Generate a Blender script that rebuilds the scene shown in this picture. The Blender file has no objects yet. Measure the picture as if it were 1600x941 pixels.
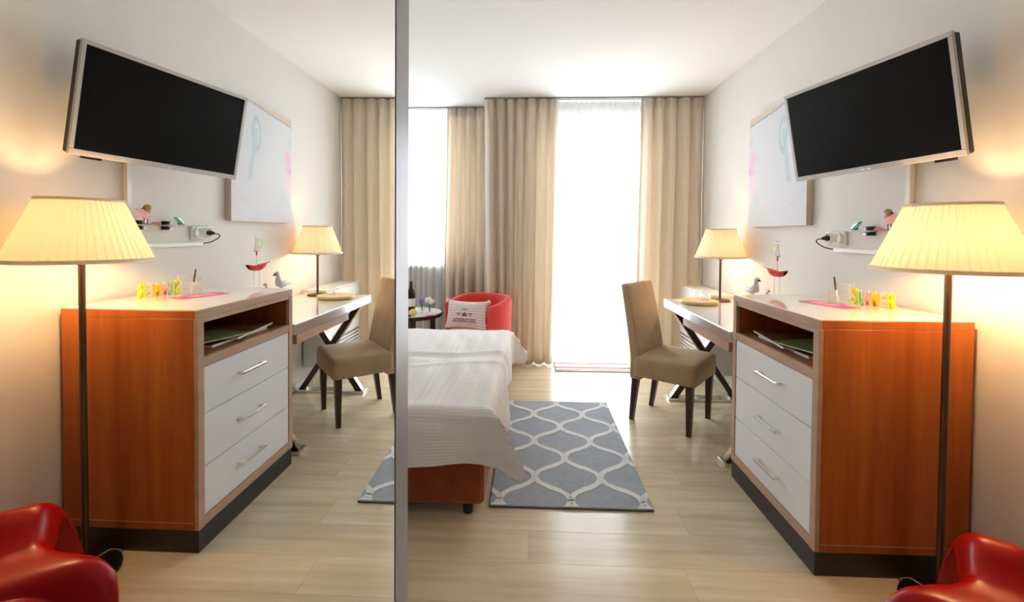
import bpy, math, random
from math import sin, cos, pi, radians, sqrt, exp
from mathutils import Vector, Matrix, Euler
random.seed(7)
S = bpy.context.scene
COL = S.collection
# ------------------------------------------------------------------ camera
H = 1.28
FPX = 711.82
cam_d = bpy.data.cameras.new('camera'); cam = bpy.data.objects.new('camera', cam_d); COL.objects.link(cam)
cam_d.sensor_width = 36; cam_d.lens = FPX / 1600 * 36
cam_d.shift_y = -(470.5 - 384.0) / 1600
cam_d.clip_start = .01
YAW, PITCH, ROLL = -0.0405047, 0.0264737, -0.0049010
fw = Vector((sin(YAW) * cos(PITCH), cos(YAW) * cos(PITCH), -sin(PITCH)))
r0 = Vector((cos(YAW), -sin(YAW), 0)); d0 = fw.cross(r0)
rt = r0 * cos(ROLL) + d0 * sin(ROLL); dn = d0 * cos(ROLL) - r0 * sin(ROLL)
cam.matrix_world = Matrix(((rt.x, -dn.x, -fw.x, 0), (rt.y, -dn.y, -fw.y, 0), (rt.z, -dn.z, -fw.z, H), (0, 0, 0, 1)))
S.camera = cam
# ------------------------------------------------------------------ light
SKY = 13.0
LAMP = 1.05
S.view_settings.view_transform = 'Standard'; S.view_settings.look = 'None'
S.view_settings.exposure = 0.6; S.view_settings.gamma = 1.0; S.view_settings.use_curve_mapping = False
wd = bpy.data.worlds.new('overcast_sky'); S.world = wd; wd.use_nodes = True
bg = wd.node_tree.nodes['Background']; bg.inputs[0].default_value = (.86, .94, 1.0, 1); bg.inputs[1].default_value = SKY
S.cycles.use_denoising = True
S.cycles.max_bounces = 10; S.cycles.diffuse_bounces = 6; S.cycles.glossy_bounces = 6
S.cycles.transmission_bounces = 8; S.cycles.transparent_max_bounces = 12
S.cycles.sample_clamp_indirect = 6
def portal(x0, x1, z0, z1, y):
    l = bpy.data.lights.new('window_portal', 'AREA'); l.shape = 'RECTANGLE'; l.size = x1 - x0; l.size_y = z1 - z0
    l.cycles.is_portal = True
    o = bpy.data.objects.new('window_portal', l); COL.objects.link(o)
    o.location = ((x0 + x1) / 2, y, (z0 + z1) / 2); o.rotation_euler = (radians(-90), 0, 0)
# ------------------------------------------------------------------ room numbers
XW = 1.6405; ZC = 2.5904; XL = -2.35; YR = -3.4
YD = 4.64          # inner face of balcony-door wall
YWL = 4.98         # inner face of recessed window wall
XJ = -0.47         # jog
DOOR = (.02, 1.30, 0.02, 2.36)
WIN = (-2.1, -.62, .95, 2.42)
portal(DOOR[0], DOOR[1], DOOR[2], DOOR[3], YD + .14)
portal(WIN[0], WIN[1], WIN[2], WIN[3], YWL + .14)

# ------------------------------------------------------------------ materials
MATS = {}
def mat(name, col, rough=.5, metal=0., spec=.5, bump=None, var=None, coat=0., trans=0., ior=1.45, alpha=1., sheen=0., emit=None, rand=0.):
    """principled material; bump=(kind,scale,strength[,dist]); var=(scale,col2,fac[,stretch xyz])"""
    m = bpy.data.materials.new(name); m.use_nodes = True; MATS[name] = m
    nt = m.node_tree; N = nt.nodes; L = nt.links; b = N['Principled BSDF']
    b.inputs['Base Color'].default_value = (*col, 1); b.inputs['Roughness'].default_value = rough
    b.inputs['Metallic'].default_value = metal; b.inputs['Specular IOR Level'].default_value = spec
    b.inputs['IOR'].default_value = ior
    b.inputs['Coat Weight'].default_value = coat; b.inputs['Coat Roughness'].default_value = .08
    b.inputs['Transmission Weight'].default_value = trans; b.inputs['Alpha'].default_value = alpha
    b.inputs['Sheen Weight'].default_value = sheen
    if emit: b.inputs['Emission Color'].default_value = (*emit[0], 1); b.inputs['Emission Strength'].default_value = emit[1]
    tc = N.new('ShaderNodeTexCoord')
    def mapping(sc):
        mp = N.new('ShaderNodeMapping'); mp.inputs['Scale'].default_value = sc; L.new(tc.outputs['Object'], mp.inputs[0]); return mp
    out = None
    if var:
        st = var[3] if len(var) > 3 else (1, 1, 1)
        n = N.new('ShaderNodeTexNoise'); n.inputs['Scale'].default_value = var[0]; n.inputs['Detail'].default_value = 6; n.inputs['Roughness'].default_value = .6
        L.new(mapping(st).outputs[0], n.inputs['Vector'])
        r = N.new('ShaderNodeValToRGB'); r.color_ramp.elements[0].position = .36; r.color_ramp.elements[1].position = .66
        r.color_ramp.elements[0].color = (*col, 1)
        c2 = [col[i] + (var[1][i] - col[i]) * var[2] for i in range(3)]
        r.color_ramp.elements[1].color = (*c2, 1)
        L.new(n.outputs['Fac'], r.inputs[0]); out = r.outputs[0]
        if rand:
            oi = N.new('ShaderNodeObjectInfo'); hs = N.new('ShaderNodeHueSaturation'); mr = N.new('ShaderNodeMapRange')
            mr.inputs[3].default_value = 1 - rand; mr.inputs[4].default_value = 1 + rand
            L.new(oi.outputs['Random'], mr.inputs[0]); L.new(mr.outputs[0], hs.inputs['Value']); L.new(out, hs.inputs['Color']); out = hs.outputs[0]
            va = N.new('ShaderNodeVectorMath'); va.operation = 'ADD'; cm = N.new('ShaderNodeVectorMath'); cm.operation = 'SCALE'; cm.inputs['Scale'].default_value = 37.
            cb = N.new('ShaderNodeCombineXYZ'); L.new(oi.outputs['Random'], cb.inputs[0]); L.new(oi.outputs['Random'], cb.inputs[1]); L.new(cb.outputs[0], cm.inputs[0])
            mp = n.inputs['Vector'].links[0].from_socket; L.new(mp, va.inputs[0]); L.new(cm.outputs[0], va.inputs[1]); L.new(va.outputs[0], n.inputs['Vector'])
        L.new(out, b.inputs['Base Color'])
    if bump:
        k = bump[0]
        if k == 'noise':
            t = N.new('ShaderNodeTexNoise'); t.inputs['Scale'].default_value = bump[1]; t.inputs['Detail'].default_value = 4
            L.new(mapping(bump[4] if len(bump) > 4 else (1, 1, 1)).outputs[0], t.inputs['Vector']); o = t.outputs['Fac']
        else:
            t = N.new('ShaderNodeTexWave'); t.bands_direction = k; t.inputs['Scale'].default_value = bump[1]; t.inputs['Distortion'].default_value = 1.5
            t.inputs['Detail'].default_value = 2; L.new(mapping((1, 1, 1)).outputs[0], t.inputs['Vector']); o = t.outputs['Fac']
        bp = N.new('ShaderNodeBump'); bp.inputs['Strength'].default_value = bump[2]; bp.inputs['Distance'].default_value = bump[3] if len(bump) > 3 else .002
        L.new(o, bp.inputs['Height']); L.new(bp.outputs[0], b.inputs['Normal'])
    return m
def cloth_thin(name, col, transp, transl, rough=.9):
    """thin fabric: diffuse + translucent (+ see-through)"""
    m = bpy.data.materials.new(name); m.use_nodes = True; MATS[name] = m
    nt = m.node_tree; N = nt.nodes; L = nt.links; N.remove(N['Principled BSDF'])
    d = N.new('ShaderNodeBsdfDiffuse'); t = N.new('ShaderNodeBsdfTranslucent'); x = N.new('ShaderNodeMixShader'); x.inputs[0].default_value = transl
    d.inputs[0].default_value = (*col, 1); t.inputs[0].default_value = (*col, 1)
    L.new(d.outputs[0], x.inputs[1]); L.new(t.outputs[0], x.inputs[2]); o = x
    if transp:
        tr = N.new('ShaderNodeBsdfTransparent'); y = N.new('ShaderNodeMixShader'); y.inputs[0].default_value = transp
        L.new(x.outputs[0], y.inputs[1]); L.new(tr.outputs[0], y.inputs[2]); o = y
    L.new(o.outputs[0], N['Material Output'].inputs[0])
    return m
def vcol_mat(name, rough=.6, spec=.4, bump=None):
    m = mat(name, (.8, .8, .8), rough, spec=spec, bump=bump); nt = m.node_tree
    a = nt.nodes.new('ShaderNodeVertexColor'); a.layer_name = 'print'
    nt.links.new(a.outputs[0], nt.nodes['Principled BSDF'].inputs['Base Color']); return m

mat('wall_paint', (.75, .728, .685), .85, spec=.2, bump=('noise', 260, .08, .001), var=(3, (.72, .695, .65), .35))
mat('ceiling_paint', (.86, .86, .85), .9, spec=.1)
mat('track_grey', (.30, .28, .25), .5)
mat('trim_white', (.82, .81, .79), .45)
mat('oak', (.66, .565, .40), .22, spec=.5, var=(7, (.50, .405, .265), .8, (.22, 2.6, 1)), bump=('noise', 30, .05, .001, (.2, 3, 1)), rand=.035)
mat('subfloor', (.30, .24, .16), .9)
mat('cherry', (.48, .135, .022), .36, spec=.35, var=(5, (.31, .070, .010), 1., (2.2, 2.2, .16)))
mat('tan_edge', (.52, .335, .225), .4, var=(8, (.44, .27, .175), .8, (1, .3, 3)))
mat('cherry_inside', (.36, .15, .05), .45, var=(5, (.26, .09, .03), 1., (.3, .3, 2)))
mat('white_gloss', (.80, .79, .76), .04, spec=.6, coat=.5)
mat('white_satin', (.80, .80, .83), .35)
mat('kick_dark', (.028, .02, .016), .45)
mat('wenge', (.055, .022, .014), .28, var=(9, (.03, .012, .008), .8, (1, 1, .2)))
mat('chrome', (.82, .82, .83), .12, metal=1.)
mat('brushed', (.70, .70, .72), .28, metal=1.)
mat('alu', (.42, .43, .46), .4, metal=.6)
mat('mirror', (.95, .955, .94), .0, metal=1.)
mat('bronze', (.105, .07, .045), .35, metal=.6)
mat('black_metal', (.012, .012, .013), .35)
mat('black_plastic', (.015, .015, .016), .4)
mat('silver_plastic', (.52, .50, .49), .35, metal=.25)
mat('screen', (.003, .003, .0035), .08, spec=.14)
mat('suede', (.53, .385, .225), .85, spec=.2, sheen=.3, var=(5, (.43, .30, .16), .9))
mat('rust_fabric', (.30, .075, .022), .9, spec=.15, sheen=.2, var=(14, (.22, .05, .014), .9), bump=('noise', 300, .2, .001))
mat('bedspread', (.80, .79, .78), .9, spec=.15, bump=('noise', 220, .12, .001))
mat('mattress', (.75, .75, .74), .9)
mat('rug_grey', (.36, .385, .42), 1., spec=.05, bump=('noise', 400, .5, .003), var=(30, (.30, .325, .36), .7))
mat('rug_cream', (.70, .69, .66), 1., spec=.05, bump=('noise', 400, .5, .003))
mat('rug_side', (.04, .04, .045), 1.)
mat('red_fabric', (.70, .055, .04), .85, sheen=.2, bump=('noise', 350, .15, .001))
mat('red_plastic', (.36, .002, .001), .28, spec=.35)
mat('mat_cream', (.78, .74, .70), .95); mat('mat_pink', (.28, .13, .11), .95); mat('mat_grey', (.09, .08, .085), .95)
mat('radiator_white', (.80, .80, .78), .35)
def clear_mat(name, ior, tint, haze):
    m = bpy.data.materials.new(name); m.use_nodes = True; MATS[name] = m; N = m.node_tree.nodes; L = m.node_tree.links; N.remove(N['Principled BSDF'])
    t = N.new('ShaderNodeBsdfTransparent'); t.inputs[0].default_value = (*tint, 1); g = N.new('ShaderNodeBsdfGlossy'); g.inputs['Roughness'].default_value = .02
    d = N.new('ShaderNodeBsdfDiffuse'); d.inputs[0].default_value = (.9, .92, .92, 1); f = N.new('ShaderNodeLayerWeight'); f.inputs[0].default_value = .12
    a = N.new('ShaderNodeMixShader'); b = N.new('ShaderNodeMixShader'); b.inputs[0].default_value = haze
    L.new(t.outputs[0], b.inputs[1]); L.new(d.outputs[0], b.inputs[2]); L.new(f.outputs['Facing'], a.inputs[0]); L.new(b.outputs[0], a.inputs[1]); L.new(g.outputs[0], a.inputs[2]); L.new(a.outputs[0], N['Material Output'].inputs[0])
clear_mat('glass', 1.45, (.95, .97, .96), .05); clear_mat('acrylic', 1.5, (.95, .97, .98), .10)
mat('cream_band', (.85, .78, .62), .7)
mat('white_plastic', (.80, .79, .75), .3)
mat('candle_yellow', (.72, .66, .03), .45); mat('candle_green', (.35, .60, .22), .45); mat('candle_pink', (.85, .45, .45), .45)
mat('candle_mustard', (.75, .55, .02), .45); mat('candle_blue', (.35, .60, .62), .45); mat('candle_peach', (.85, .58, .42), .45)
mat('wick', (.85, .82, .76), .8)
mat('pink_card', (.78, .09, .32), .5); mat('pink_pale', (.85, .42, .52), .5)
mat('boat_red', (.75, .03, .02), .4); mat('sail_grey', (.50, .54, .58), .7); mat('sun_yellow', (.75, .62, .12), .6)
mat('gull_grey', (.62, .62, .61), .6); mat('gull_white', (.85, .85, .83), .6); mat('driftwood', (.45, .36, .26), .8)
mat('turquoise', (.10, .50, .48), .15, trans=.4); mat('bird_pink', (.80, .42, .50), .6); mat('bird_tan', (.42, .30, .12), .7); mat('bird_white', (.82, .74, .74), .6)
mat('pink_oval', (.78, .12, .25), .5)
mat('tray_olive', (.62, .58, .22), .4); mat('tray_pink', (.82, .45, .45), .5)
mat('bottle_dark', (.008, .010, .008), .1, spec=.6); mat('flower_white', (.82, .83, .74), .8); mat('flower_purple', (.42, .30, .62), .8)
mat('stem_green', (.14, .28, .06), .7); mat('lemon', (.78, .72, .10), .5); mat('berry', (.20, .02, .03), .4)
mat('table_dark', (.035, .014, .012), .3)
mat('canvas_side', (.60, .50, .40), .8)
mat('print_red', (.35, .06, .07), .8); mat('print_grey', (.38, .26, .28), .8)
mat('cushion_pipe', (.75, .45, .45), .9)
mat('magazine_a', (.05, .04, .03), .3, var=(14, (.40, .16, .05), 1.)); mat('magazine_b', (.04, .03, .03), .3, var=(9, (.40, .10, .04), 1.)); mat('magazine_c', (.45, .48, .18), .35, var=(30, (.12, .25, .10), 1.))
mat('paper', (.85, .83, .78), .6)
mat('bulb', (1, .9, .7), .5, emit=((1.0, .61, .28), 1.0))
cloth_thin('curtain', (.83, .745, .635), 0., .34)
cloth_thin('sheer', (.90, .90, .90), .45, .55)
cloth_thin('shade', (.90, .80, .62), 0., .125)
cloth_thin('shade_band', (.92, .88, .78), 0., .42)
vcol_mat('canvas_print', .7, .3, ('noise', 600, .1, .0005))
vcol_mat('cushion_print', .9, .1, ('noise', 500, .2, .0008))

# ------------------------------------------------------------------ mesh building
class MB:
    def __init__(s): s.v = []; s.f = []; s.sm = []
    def add(s, vs, fs, smooth=False):
        o = len(s.v); s.v += [Vector(p) for p in vs]; s.f += [tuple(i + o for i in f) for f in fs]; s.sm += [smooth] * len(fs); return s
    def box(s, a, b, bev=0., mx=None):
        x0, y0, z0 = [min(a[i], b[i]) for i in range(3)]; x1, y1, z1 = [max(a[i], b[i]) for i in range(3)]
        bev = min(bev, (x1 - x0) * .49, (y1 - y0) * .49, (z1 - z0) * .49)
        if bev <= 0:
            vs = [(x, y, z) for z in (z0, z1) for y in (y0, y1) for x in (x0, x1)]
            fs = [(0, 2, 3, 1), (4, 5, 7, 6), (0, 1, 5, 4), (2, 6, 7, 3), (0, 4, 6, 2), (1, 3, 7, 5)]
        else:
            vs = []; idx = {}
            for sx in (0, 1):
                for sy in (0, 1):
                    for sz in (0, 1):
                        c = ((x0, x1)[sx], (y0, y1)[sy], (z0, z1)[sz]); sg = (1 - 2 * sx, 1 - 2 * sy, 1 - 2 * sz)
                        for ax in range(3):
                            p = [c[i] + (0 if i == ax else sg[i] * bev) for i in range(3)]; idx[(sx, sy, sz, ax)] = len(vs); vs.append(p)
            fs = []
            for ax in range(3):
                o = [i for i in range(3) if i != ax]
                for sd in (0, 1):
                    q = []
                    for (a1, b1) in ((0, 0), (1, 0), (1, 1), (0, 1)):
                        k = [0, 0, 0]; k[ax] = sd; k[o[0]] = a1; k[o[1]] = b1; q.append(idx[(*k, ax)])
                    fs.append(tuple(q))
            for ax in range(3):
                o = [i for i in range(3) if i != ax]
                for a1 in (0, 1):
                    for b1 in (0, 1):
                        k0 = [0, 0, 0]; k0[o[0]] = a1; k0[o[1]] = b1; k1 = list(k0); k1[ax] = 1
                        fs.append((idx[(*k0, o[0])], idx[(*k1, o[0])], idx[(*k1, o[1])], idx[(*k0, o[1])]))
            for sx in (0, 1):
                for sy in (0, 1):
                    for sz in (0, 1): fs.append(tuple(idx[(sx, sy, sz, a)] for a in range(3)))
            c = Vector(((x0 + x1) / 2, (y0 + y1) / 2, (z0 + z1) / 2)); V = [Vector(p) for p in vs]; nf = []
            for f in fs:
                n = (V[f[1]] - V[f[0]]).cross(V[f[2]] - V[f[0]]); m = sum((V[i] for i in f), Vector()) / len(f)
                nf.append(f if n.dot(m - c) > 0 else f[::-1])
            fs = nf
        if mx: vs = [mx @ Vector(p) for p in vs]
        return s.add(vs, fs)
    def cyl(s, p, q, r, r2=None, n=16, caps=True, smooth=True):
        p, q = Vector(p), Vector(q); r2 = r if r2 is None else r2; d = (q - p).normalized()
        a = d.orthogonal().normalized(); b = d.cross(a)
        vs = [p + (a * cos(2 * pi * i / n) + b * sin(2 * pi * i / n)) * r for i in range(n)] + [q + (a * cos(2 * pi * i / n) + b * sin(2 * pi * i / n)) * r2 for i in range(n)]
        s.add(vs, [(i, (i + 1) % n, n + (i + 1) % n, n + i) for i in range(n)], smooth)
        if caps: s.add(vs, [tuple(range(n - 1, -1, -1)), tuple(range(n, 2 * n))])
        return s
    def lathe(s, prof, c=(0, 0, 0), n=32, smooth=True):
        vs = [(c[0] + r * cos(2 * pi * i / n), c[1] + r * sin(2 * pi * i / n), c[2] + z) for r, z in prof for i in range(n)]
        fs = [(k * n + i, k * n + (i + 1) % n, (k + 1) * n + (i + 1) % n, (k + 1) * n + i) for k in range(len(prof) - 1) for i in range(n)]
        return s.add(vs, fs, smooth)
    def tube(s, pts, rad, n=10, caps=True, flat=None):
        """rad: number or list of (ra,rb); sweep along pts"""
        pts = [Vector(p) for p in pts]; K = len(pts); vs = []; up = None
        for k, p in enumerate(pts):
            t = (pts[min(k + 1, K - 1)] - pts[max(k - 1, 0)]).normalized()
            if up is None:
                up = Vector((0, 0, 1)) if abs(t.z) < .9 else Vector((0, 1, 0))
            a = t.cross(up)
            if a.length < 1e-4: a = t.orthogonal()
            a.normalize(); b = a.cross(t).normalized(); up = b
            ra, rb = (rad, rad) if not isinstance(rad, (list, tuple)) else (rad[k] if isinstance(rad[k], (list, tuple)) else (rad[k], rad[k]))
            vs += [p + a * ra * cos(2 * pi * i / n) + b * rb * sin(2 * pi * i / n) for i in range(n)]
        s.add(vs, [(k * n + i, k * n + (i + 1) % n, (k + 1) * n + (i + 1) % n, (k + 1) * n + i) for k in range(K - 1) for i in range(n)], True)
        if caps: s.add(vs, [tuple(range(n - 1, -1, -1)), tuple(range((K - 1) * n, K * n))])
        return s
    def grid(s, fn, nu, nv, smooth=True, closed_u=False):
        vs = [fn(i / nu, j / nv) for j in range(nv + 1) for i in range(nu + (0 if closed_u else 1))]
        w = nu if closed_u else nu + 1
        return s.add(vs, [(j * w + i, j * w + (i + 1) % w, (j + 1) * w + (i + 1) % w, (j + 1) * w + i) for j in range(nv) for i in range(nu)], smooth)
    def prism(s, poly, axis, a, b):
        """poly of 2D points extruded along axis from a to b"""
        def mk(p, t): return {'x': (t, p[0], p[1]), 'y': (p[0], t, p[1]), 'z': (p[0], p[1], t)}[axis]
        n = len(poly); vs = [mk(p, a) for p in poly] + [mk(p, b) for p in poly]
        ar = sum(poly[i][0] * poly[(i + 1) % n][1] - poly[(i + 1) % n][0] * poly[i][1] for i in range(n))
        fs = [(i, (i + 1) % n, n + (i + 1) % n, n + i) for i in range(n)] + [tuple(range(n - 1, -1, -1)), tuple(range(n, 2 * n))]
        if (ar < 0) != (axis == 'y') != (b < a): fs = [f[::-1] for f in fs]
        return s.add(vs, fs)
    def ball(s, c, r, n=16, m=10):
        rx, ry, rz = r if isinstance(r, (tuple, list)) else (r, r, r)
        return s.add([(c[0] + rx * sin(pi * j / m) * cos(2 * pi * i / n), c[1] + ry * sin(pi * j / m) * sin(2 * pi * i / n), c[2] + rz * cos(pi * j / m)) for j in range(m + 1) for i in range(n)],
                     [(j * n + i, (j + 1) * n + i, (j + 1) * n + (i + 1) % n, j * n + (i + 1) % n) for j in range(m) for i in range(n)], True)
def smooth(pts, n=6):
    """Catmull-Rom points along a bent wire"""
    P_ = [Vector(p) for p in pts]; out = []
    for i in range(len(P_) - 1):
        a, b, c, d = P_[max(i - 1, 0)], P_[i], P_[i + 1], P_[min(i + 2, len(P_) - 1)]
        for k in range(n):
            t = k / n; out.append(.5 * ((2 * b) + (c - a) * t + (2 * a - 5 * b + 4 * c - d) * t * t + (3 * b - a - 3 * c + d) * t ** 3))
    return out + [P_[-1]]
WM = {}
def link(o, parent=None):
    COL.objects.link(o); o.parent = parent; return o
def obj(name, mb, m, parent=None, local=False, cols=None):
    """one mesh object; vertices are given in world coordinates unless local"""
    me = bpy.data.meshes.new(name); vs = mb.v
    if parent is not None and not local:
        iv = WM[parent.name].inverted(); vs = [iv @ v for v in vs]
    base = Vector((0, 0, 0))
    if parent is None and not local:     # origin at the base of the thing
        xs = [v.x for v in vs]; ys = [v.y for v in vs]; zs = [v.z for v in vs]
        base = Vector(((min(xs) + max(xs)) / 2, (min(ys) + max(ys)) / 2, min(zs))); vs = [v - base for v in vs]
    me.from_pydata([tuple(v) for v in vs], [], mb.f)
    me.polygons.foreach_set('use_smooth', mb.sm)
    if cols:
        ca = me.color_attributes.new('print', 'FLOAT_COLOR', 'POINT')
        for i, c in enumerate(cols): ca.data[i].color = (*c, 1)
    me.materials.append(MATS[m]); me.update()
    o = bpy.data.objects.new(name, me); link(o, parent); o.location = base
    WM[o.name] = (WM[parent.name] if parent is not None else Matrix.Identity(4)) @ Matrix.Translation(base)
    return o
def tag(o, label, cat, group=None):
    o['label'] = label; o['category'] = cat
    if group: o['group'] = group
    return o
def thing(name, label, cat, loc=(0, 0, 0), rz=0., group=None):
    o = bpy.data.objects.new(name, None); o.empty_display_size = .05; link(o)
    o.location = loc; o.rotation_euler = (0, 0, rz); WM[o.name] = Matrix.Translation(Vector(loc)) @ Matrix.Rotation(rz, 4, 'Z')
    return tag(o, label, cat, group)
def struct(name, mb, m, parent=None):
    o = obj(name, mb, m, parent)
    if parent is None: o['kind'] = 'structure'
    return o
def B(a, b, bev=0.): return MB().box(a, b, bev)
def lerp(a, b, t): return a + (b - a) * t
def sst(a, b, x):
    t = max(0., min(1., (x - a) / (b - a))); return t * t * (3 - 2 * t)

# ================================================================== THE ROOM
floor = struct('floor', B((XL - .1, YR - .1, -.06), (XW + .1, YWL + .2, -.012)), 'subfloor')
row = 0; y = 0.; PWD = .193; PLN = 1.285
obj('floor_slab', B((XL, YR, -.012), (XW, -.0005, 0)), 'oak', floor)
while y < YWL:
    y1 = min(y + PWD, YWL); off = (row * .4637) % 1.0 * PLN; x = XL - off
    while x < XW:
        a = max(x, XL); b = min(x + PLN, XW); yy1 = y1
        if b - a > .02:
            if y1 > YD and b > XJ:      # behind the door wall nothing
                if y < YD: yy1 = YD
                else: b = min(b, XJ)
            if b - a > .02 and yy1 - y > .01:
                obj('plank', B((a + .0003, y + .0003, -.012), (b - .0003, yy1 - .0003, 0), .0003), 'oak', floor)
        x += PLN
    y = y1; row += 1
struct('ceiling', B((XL - .1, YR - .1, ZC), (XW + .1, YWL + .2, ZC + .1)), 'ceiling_paint')
struct('wall_right', B((XW, YR - .1, -.05), (XW + .12, YWL + .2, ZC)), 'wall_paint')
struct('wall_left', B((XL - .12, YR - .1, -.05), (XL, YWL + .2, ZC)), 'wall_paint')
struct('wall_rear', B((XL, YR - .12, -.05), (XW, YR, ZC)), 'wall_paint')
struct('dark_bounce_panel', B((-.62, YR, 0), (1.5, YR + .05, 2.3), .004), 'wenge')  # unseen dark slab added behind the camera to cut bounced light
wb = MB()       # balcony-door wall with its opening and the jog
wb.box((XJ, YD, -.05), (DOOR[0], YD + .14, ZC)).box((DOOR[1], YD, -.05), (XW, YD + .14, ZC)).box((DOOR[0], YD, DOOR[3]), (DOOR[1], YD + .14, ZC)).box((DOOR[0], YD, -.05), (DOOR[1], YD + .14, DOOR[2]))
wb.box((XJ, YD + .14, -.05), (XJ + .12, YWL + .14, ZC))
struct('wall_far', wb, 'wall_paint')
wl = MB()
wl.box((XL, YWL, -.05), (WIN[0], YWL + .14, ZC)).box((WIN[1], YWL, -.05), (XJ, YWL + .14, ZC)).box((WIN[0], YWL, WIN[3]), (WIN[1], YWL + .14, ZC)).box((WIN[0], YWL, -.05), (WIN[1], YWL + .14, WIN[2]))
struct('wall_window', wl, 'wall_paint')
struct('wall_partition', B((-.86, YR, -.05), (-.76, .40, ZC)), 'wall_paint')
def glazing(name, x0, x1, z0, z1, y, cols):
    w = struct(name, B((x0, y, z0), (x1, y + .07, z0 + .07)).box((x0, y, z1 - .07), (x1, y + .07, z1)), 'trim_white')
    for k in range(cols + 1):
        xx = lerp(x0, x1 - .07, k / cols); obj('stile', B((xx, y, z0 + .07), (xx + .07, y + .07, z1 - .07), .004), 'trim_white', w)
    for k in range(cols):
        a = lerp(x0, x1 - .07, k / cols) + .07; b = lerp(x0, x1 - .07, (k + 1) / cols)
        obj('pane', B((a, y + .03, z0 + .07), (b, y + .036, z1 - .07)), 'pane_glass', w)
    return w
pg = bpy.data.materials.new('pane_glass'); pg.use_nodes = True; MATS['pane_glass'] = pg
_N = pg.node_tree.nodes; _N.remove(_N['Principled BSDF']); _t = _N.new('ShaderNodeBsdfTransparent'); _g = _N.new('ShaderNodeBsdfGlossy'); _g.inputs['Roughness'].default_value = 0.
_x = _N.new('ShaderNodeMixShader'); _x.inputs[0].default_value = .06
pg.node_tree.links.new(_t.outputs[0], _x.inputs[1]); pg.node_tree.links.new(_g.outputs[0], _x.inputs[2]); pg.node_tree.links.new(_x.outputs[0], _N['Material Output'].inputs[0])
glazing('window_1', DOOR[0], DOOR[1], DOOR[2], DOOR[3], YD + .05, 2)
glazing('window_2', WIN[0], WIN[1], WIN[2], WIN[3], YWL + .05, 2)
struct('trim_1', B((WIN[0] - .05, YWL - .12, WIN[2] - .03), (WIN[1] + .05, YWL + .05, WIN[2]), .004), 'trim_white')   # window sill
struct('baseboard_right', B((XW - .014, 2.46, 0), (XW, YD, .06), .003), 'trim_white')
struct('baseboard_left', B((XL, .5, 0), (XL + .014, YWL, .06), .003), 'trim_white')
struct('trim_2', B((XJ + .02, 4.41, ZC - .012), (XW - .01, 4.47, ZC), .001), 'track_grey')     # ceiling curtain tracks
struct('trim_3', B((XL + .02, 4.72, ZC - .012), (XJ - .02, 4.78, ZC), .001), 'track_grey')

# ------------------------------------------------------------------ mirror door of the wardrobe beside the camera
MN = Vector((.99999154, .00198579, -.00360112)).normalized(); MD = .1077262
def mx_plane(y, z, off=0.): return (-MD + off - MN.y * y - MN.z * (z - H)) / MN.x
def mslab(y0, y1, z0, z1, o0, o1):
    m = MB(); vs = [(mx_plane(y, z, o), y, z) for z in (z0, z1) for y in (y0, y1) for o in (o0, o1)]
    return m.add(vs, [(0, 2, 3, 1), (4, 5, 7, 6), (0, 1, 5, 4), (2, 6, 7, 3), (0, 4, 6, 2), (1, 3, 7, 5)])
door = thing('mirror_door', 'full height mirrored sliding wardrobe door with aluminium edge beside the bed', 'mirror', (mx_plane(-.3, .03), -.3, .03))
obj('mirror_pane', mslab(-.92, .362, .05, 2.52, -.006, 0.), 'mirror', door)
obj('stile', mslab(.362, .399, .03, 2.545, -.03, .0006), 'alu', door)['label'] = 'grey aluminium edge profile'
obj('stile', mslab(-.957, -.92, .03, 2.545, -.03, .0006), 'alu', door)
obj('rail', mslab(-.92, .362, .03, .05, -.03, .0006), 'alu', door)
obj('rail', mslab(-.92, .362, 2.52, 2.545, -.03, .0006), 'alu', door)
obj('backing_panel', mslab(-.92, .362, .05, 2.52, -.02, -.0065), 'white_satin', door)
wr = thing('wardrobe', 'tall built in wardrobe body behind the mirrored sliding door', 'wardrobe', (-.45, -.5, 0))
obj('side_panel', B((-.755, .372, .0), (-.155, .396, ZC - .004)), 'white_satin', wr)
obj('top_panel', B((-.755, YR + .01, 2.56), (-.155, .370, 2.582)), 'white_satin', wr)
obj('floor_panel', B((-.755, YR + .01, .0), (-.155, .370, .022)), 'white_satin', wr)
obj('back_panel', B((-.758, YR + .01, .024), (-.748, .370, 2.558)), 'white_satin', wr)

# ------------------------------------------------------------------ chest of drawers
DX0, DX1, DY0, DY1 = 1.0686, 1.6209, 1.7194, 2.4324
ds = thing('chest_of_drawers', 'cherry wood chest with white drawers, open shelf and glossy white top', 'dresser', ((DX0 + DX1) / 2, (DY0 + DY1) / 2, 0))
obj('side_panel', B((DX0 + .018, DY0, .092), (DX1, DY0 + .034, .932), .0015), 'cherry', ds)
obj('side_panel', B((DX0 + .018, DY1 - .034, .092), (DX1, DY1, .932), .0015), 'cherry', ds)
obj('edge_strip', B((DX0, DY0, .092), (DX0 + .0175, DY0 + .035, .9315), .001), 'tan_edge', ds)
obj('edge_strip', B((DX0, DY1 - .035, .092), (DX0 + .0175, DY1, .9315), .001), 'tan_edge', ds)
obj('top_panel', B((DX0 + .012, DY0, .9325), (DX1, DY1, .9625), .001), 'cherry', ds)
obj('edge_strip', B((DX0, DY0, .9325), (DX0 + .0115, DY1, .9625), .001), 'tan_edge', ds)
obj('edge_strip', B((DX0 + .002, DY0 + .036, .912), (DX0 + .02, DY1 - .036, .932), .001), 'tan_edge', ds)
obj('glass_top', B((DX0 + .0005, DY0 + .0005, .963), (DX1, DY1 - .0005, .9675), .001), 'white_gloss', ds)['label'] = 'glossy white top plate'
obj('shelf', B((DX0 + .02, DY0 + .0345, .736), (DX1 - .012, DY1 - .0345, .772)), 'cherry_inside', ds)
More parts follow.
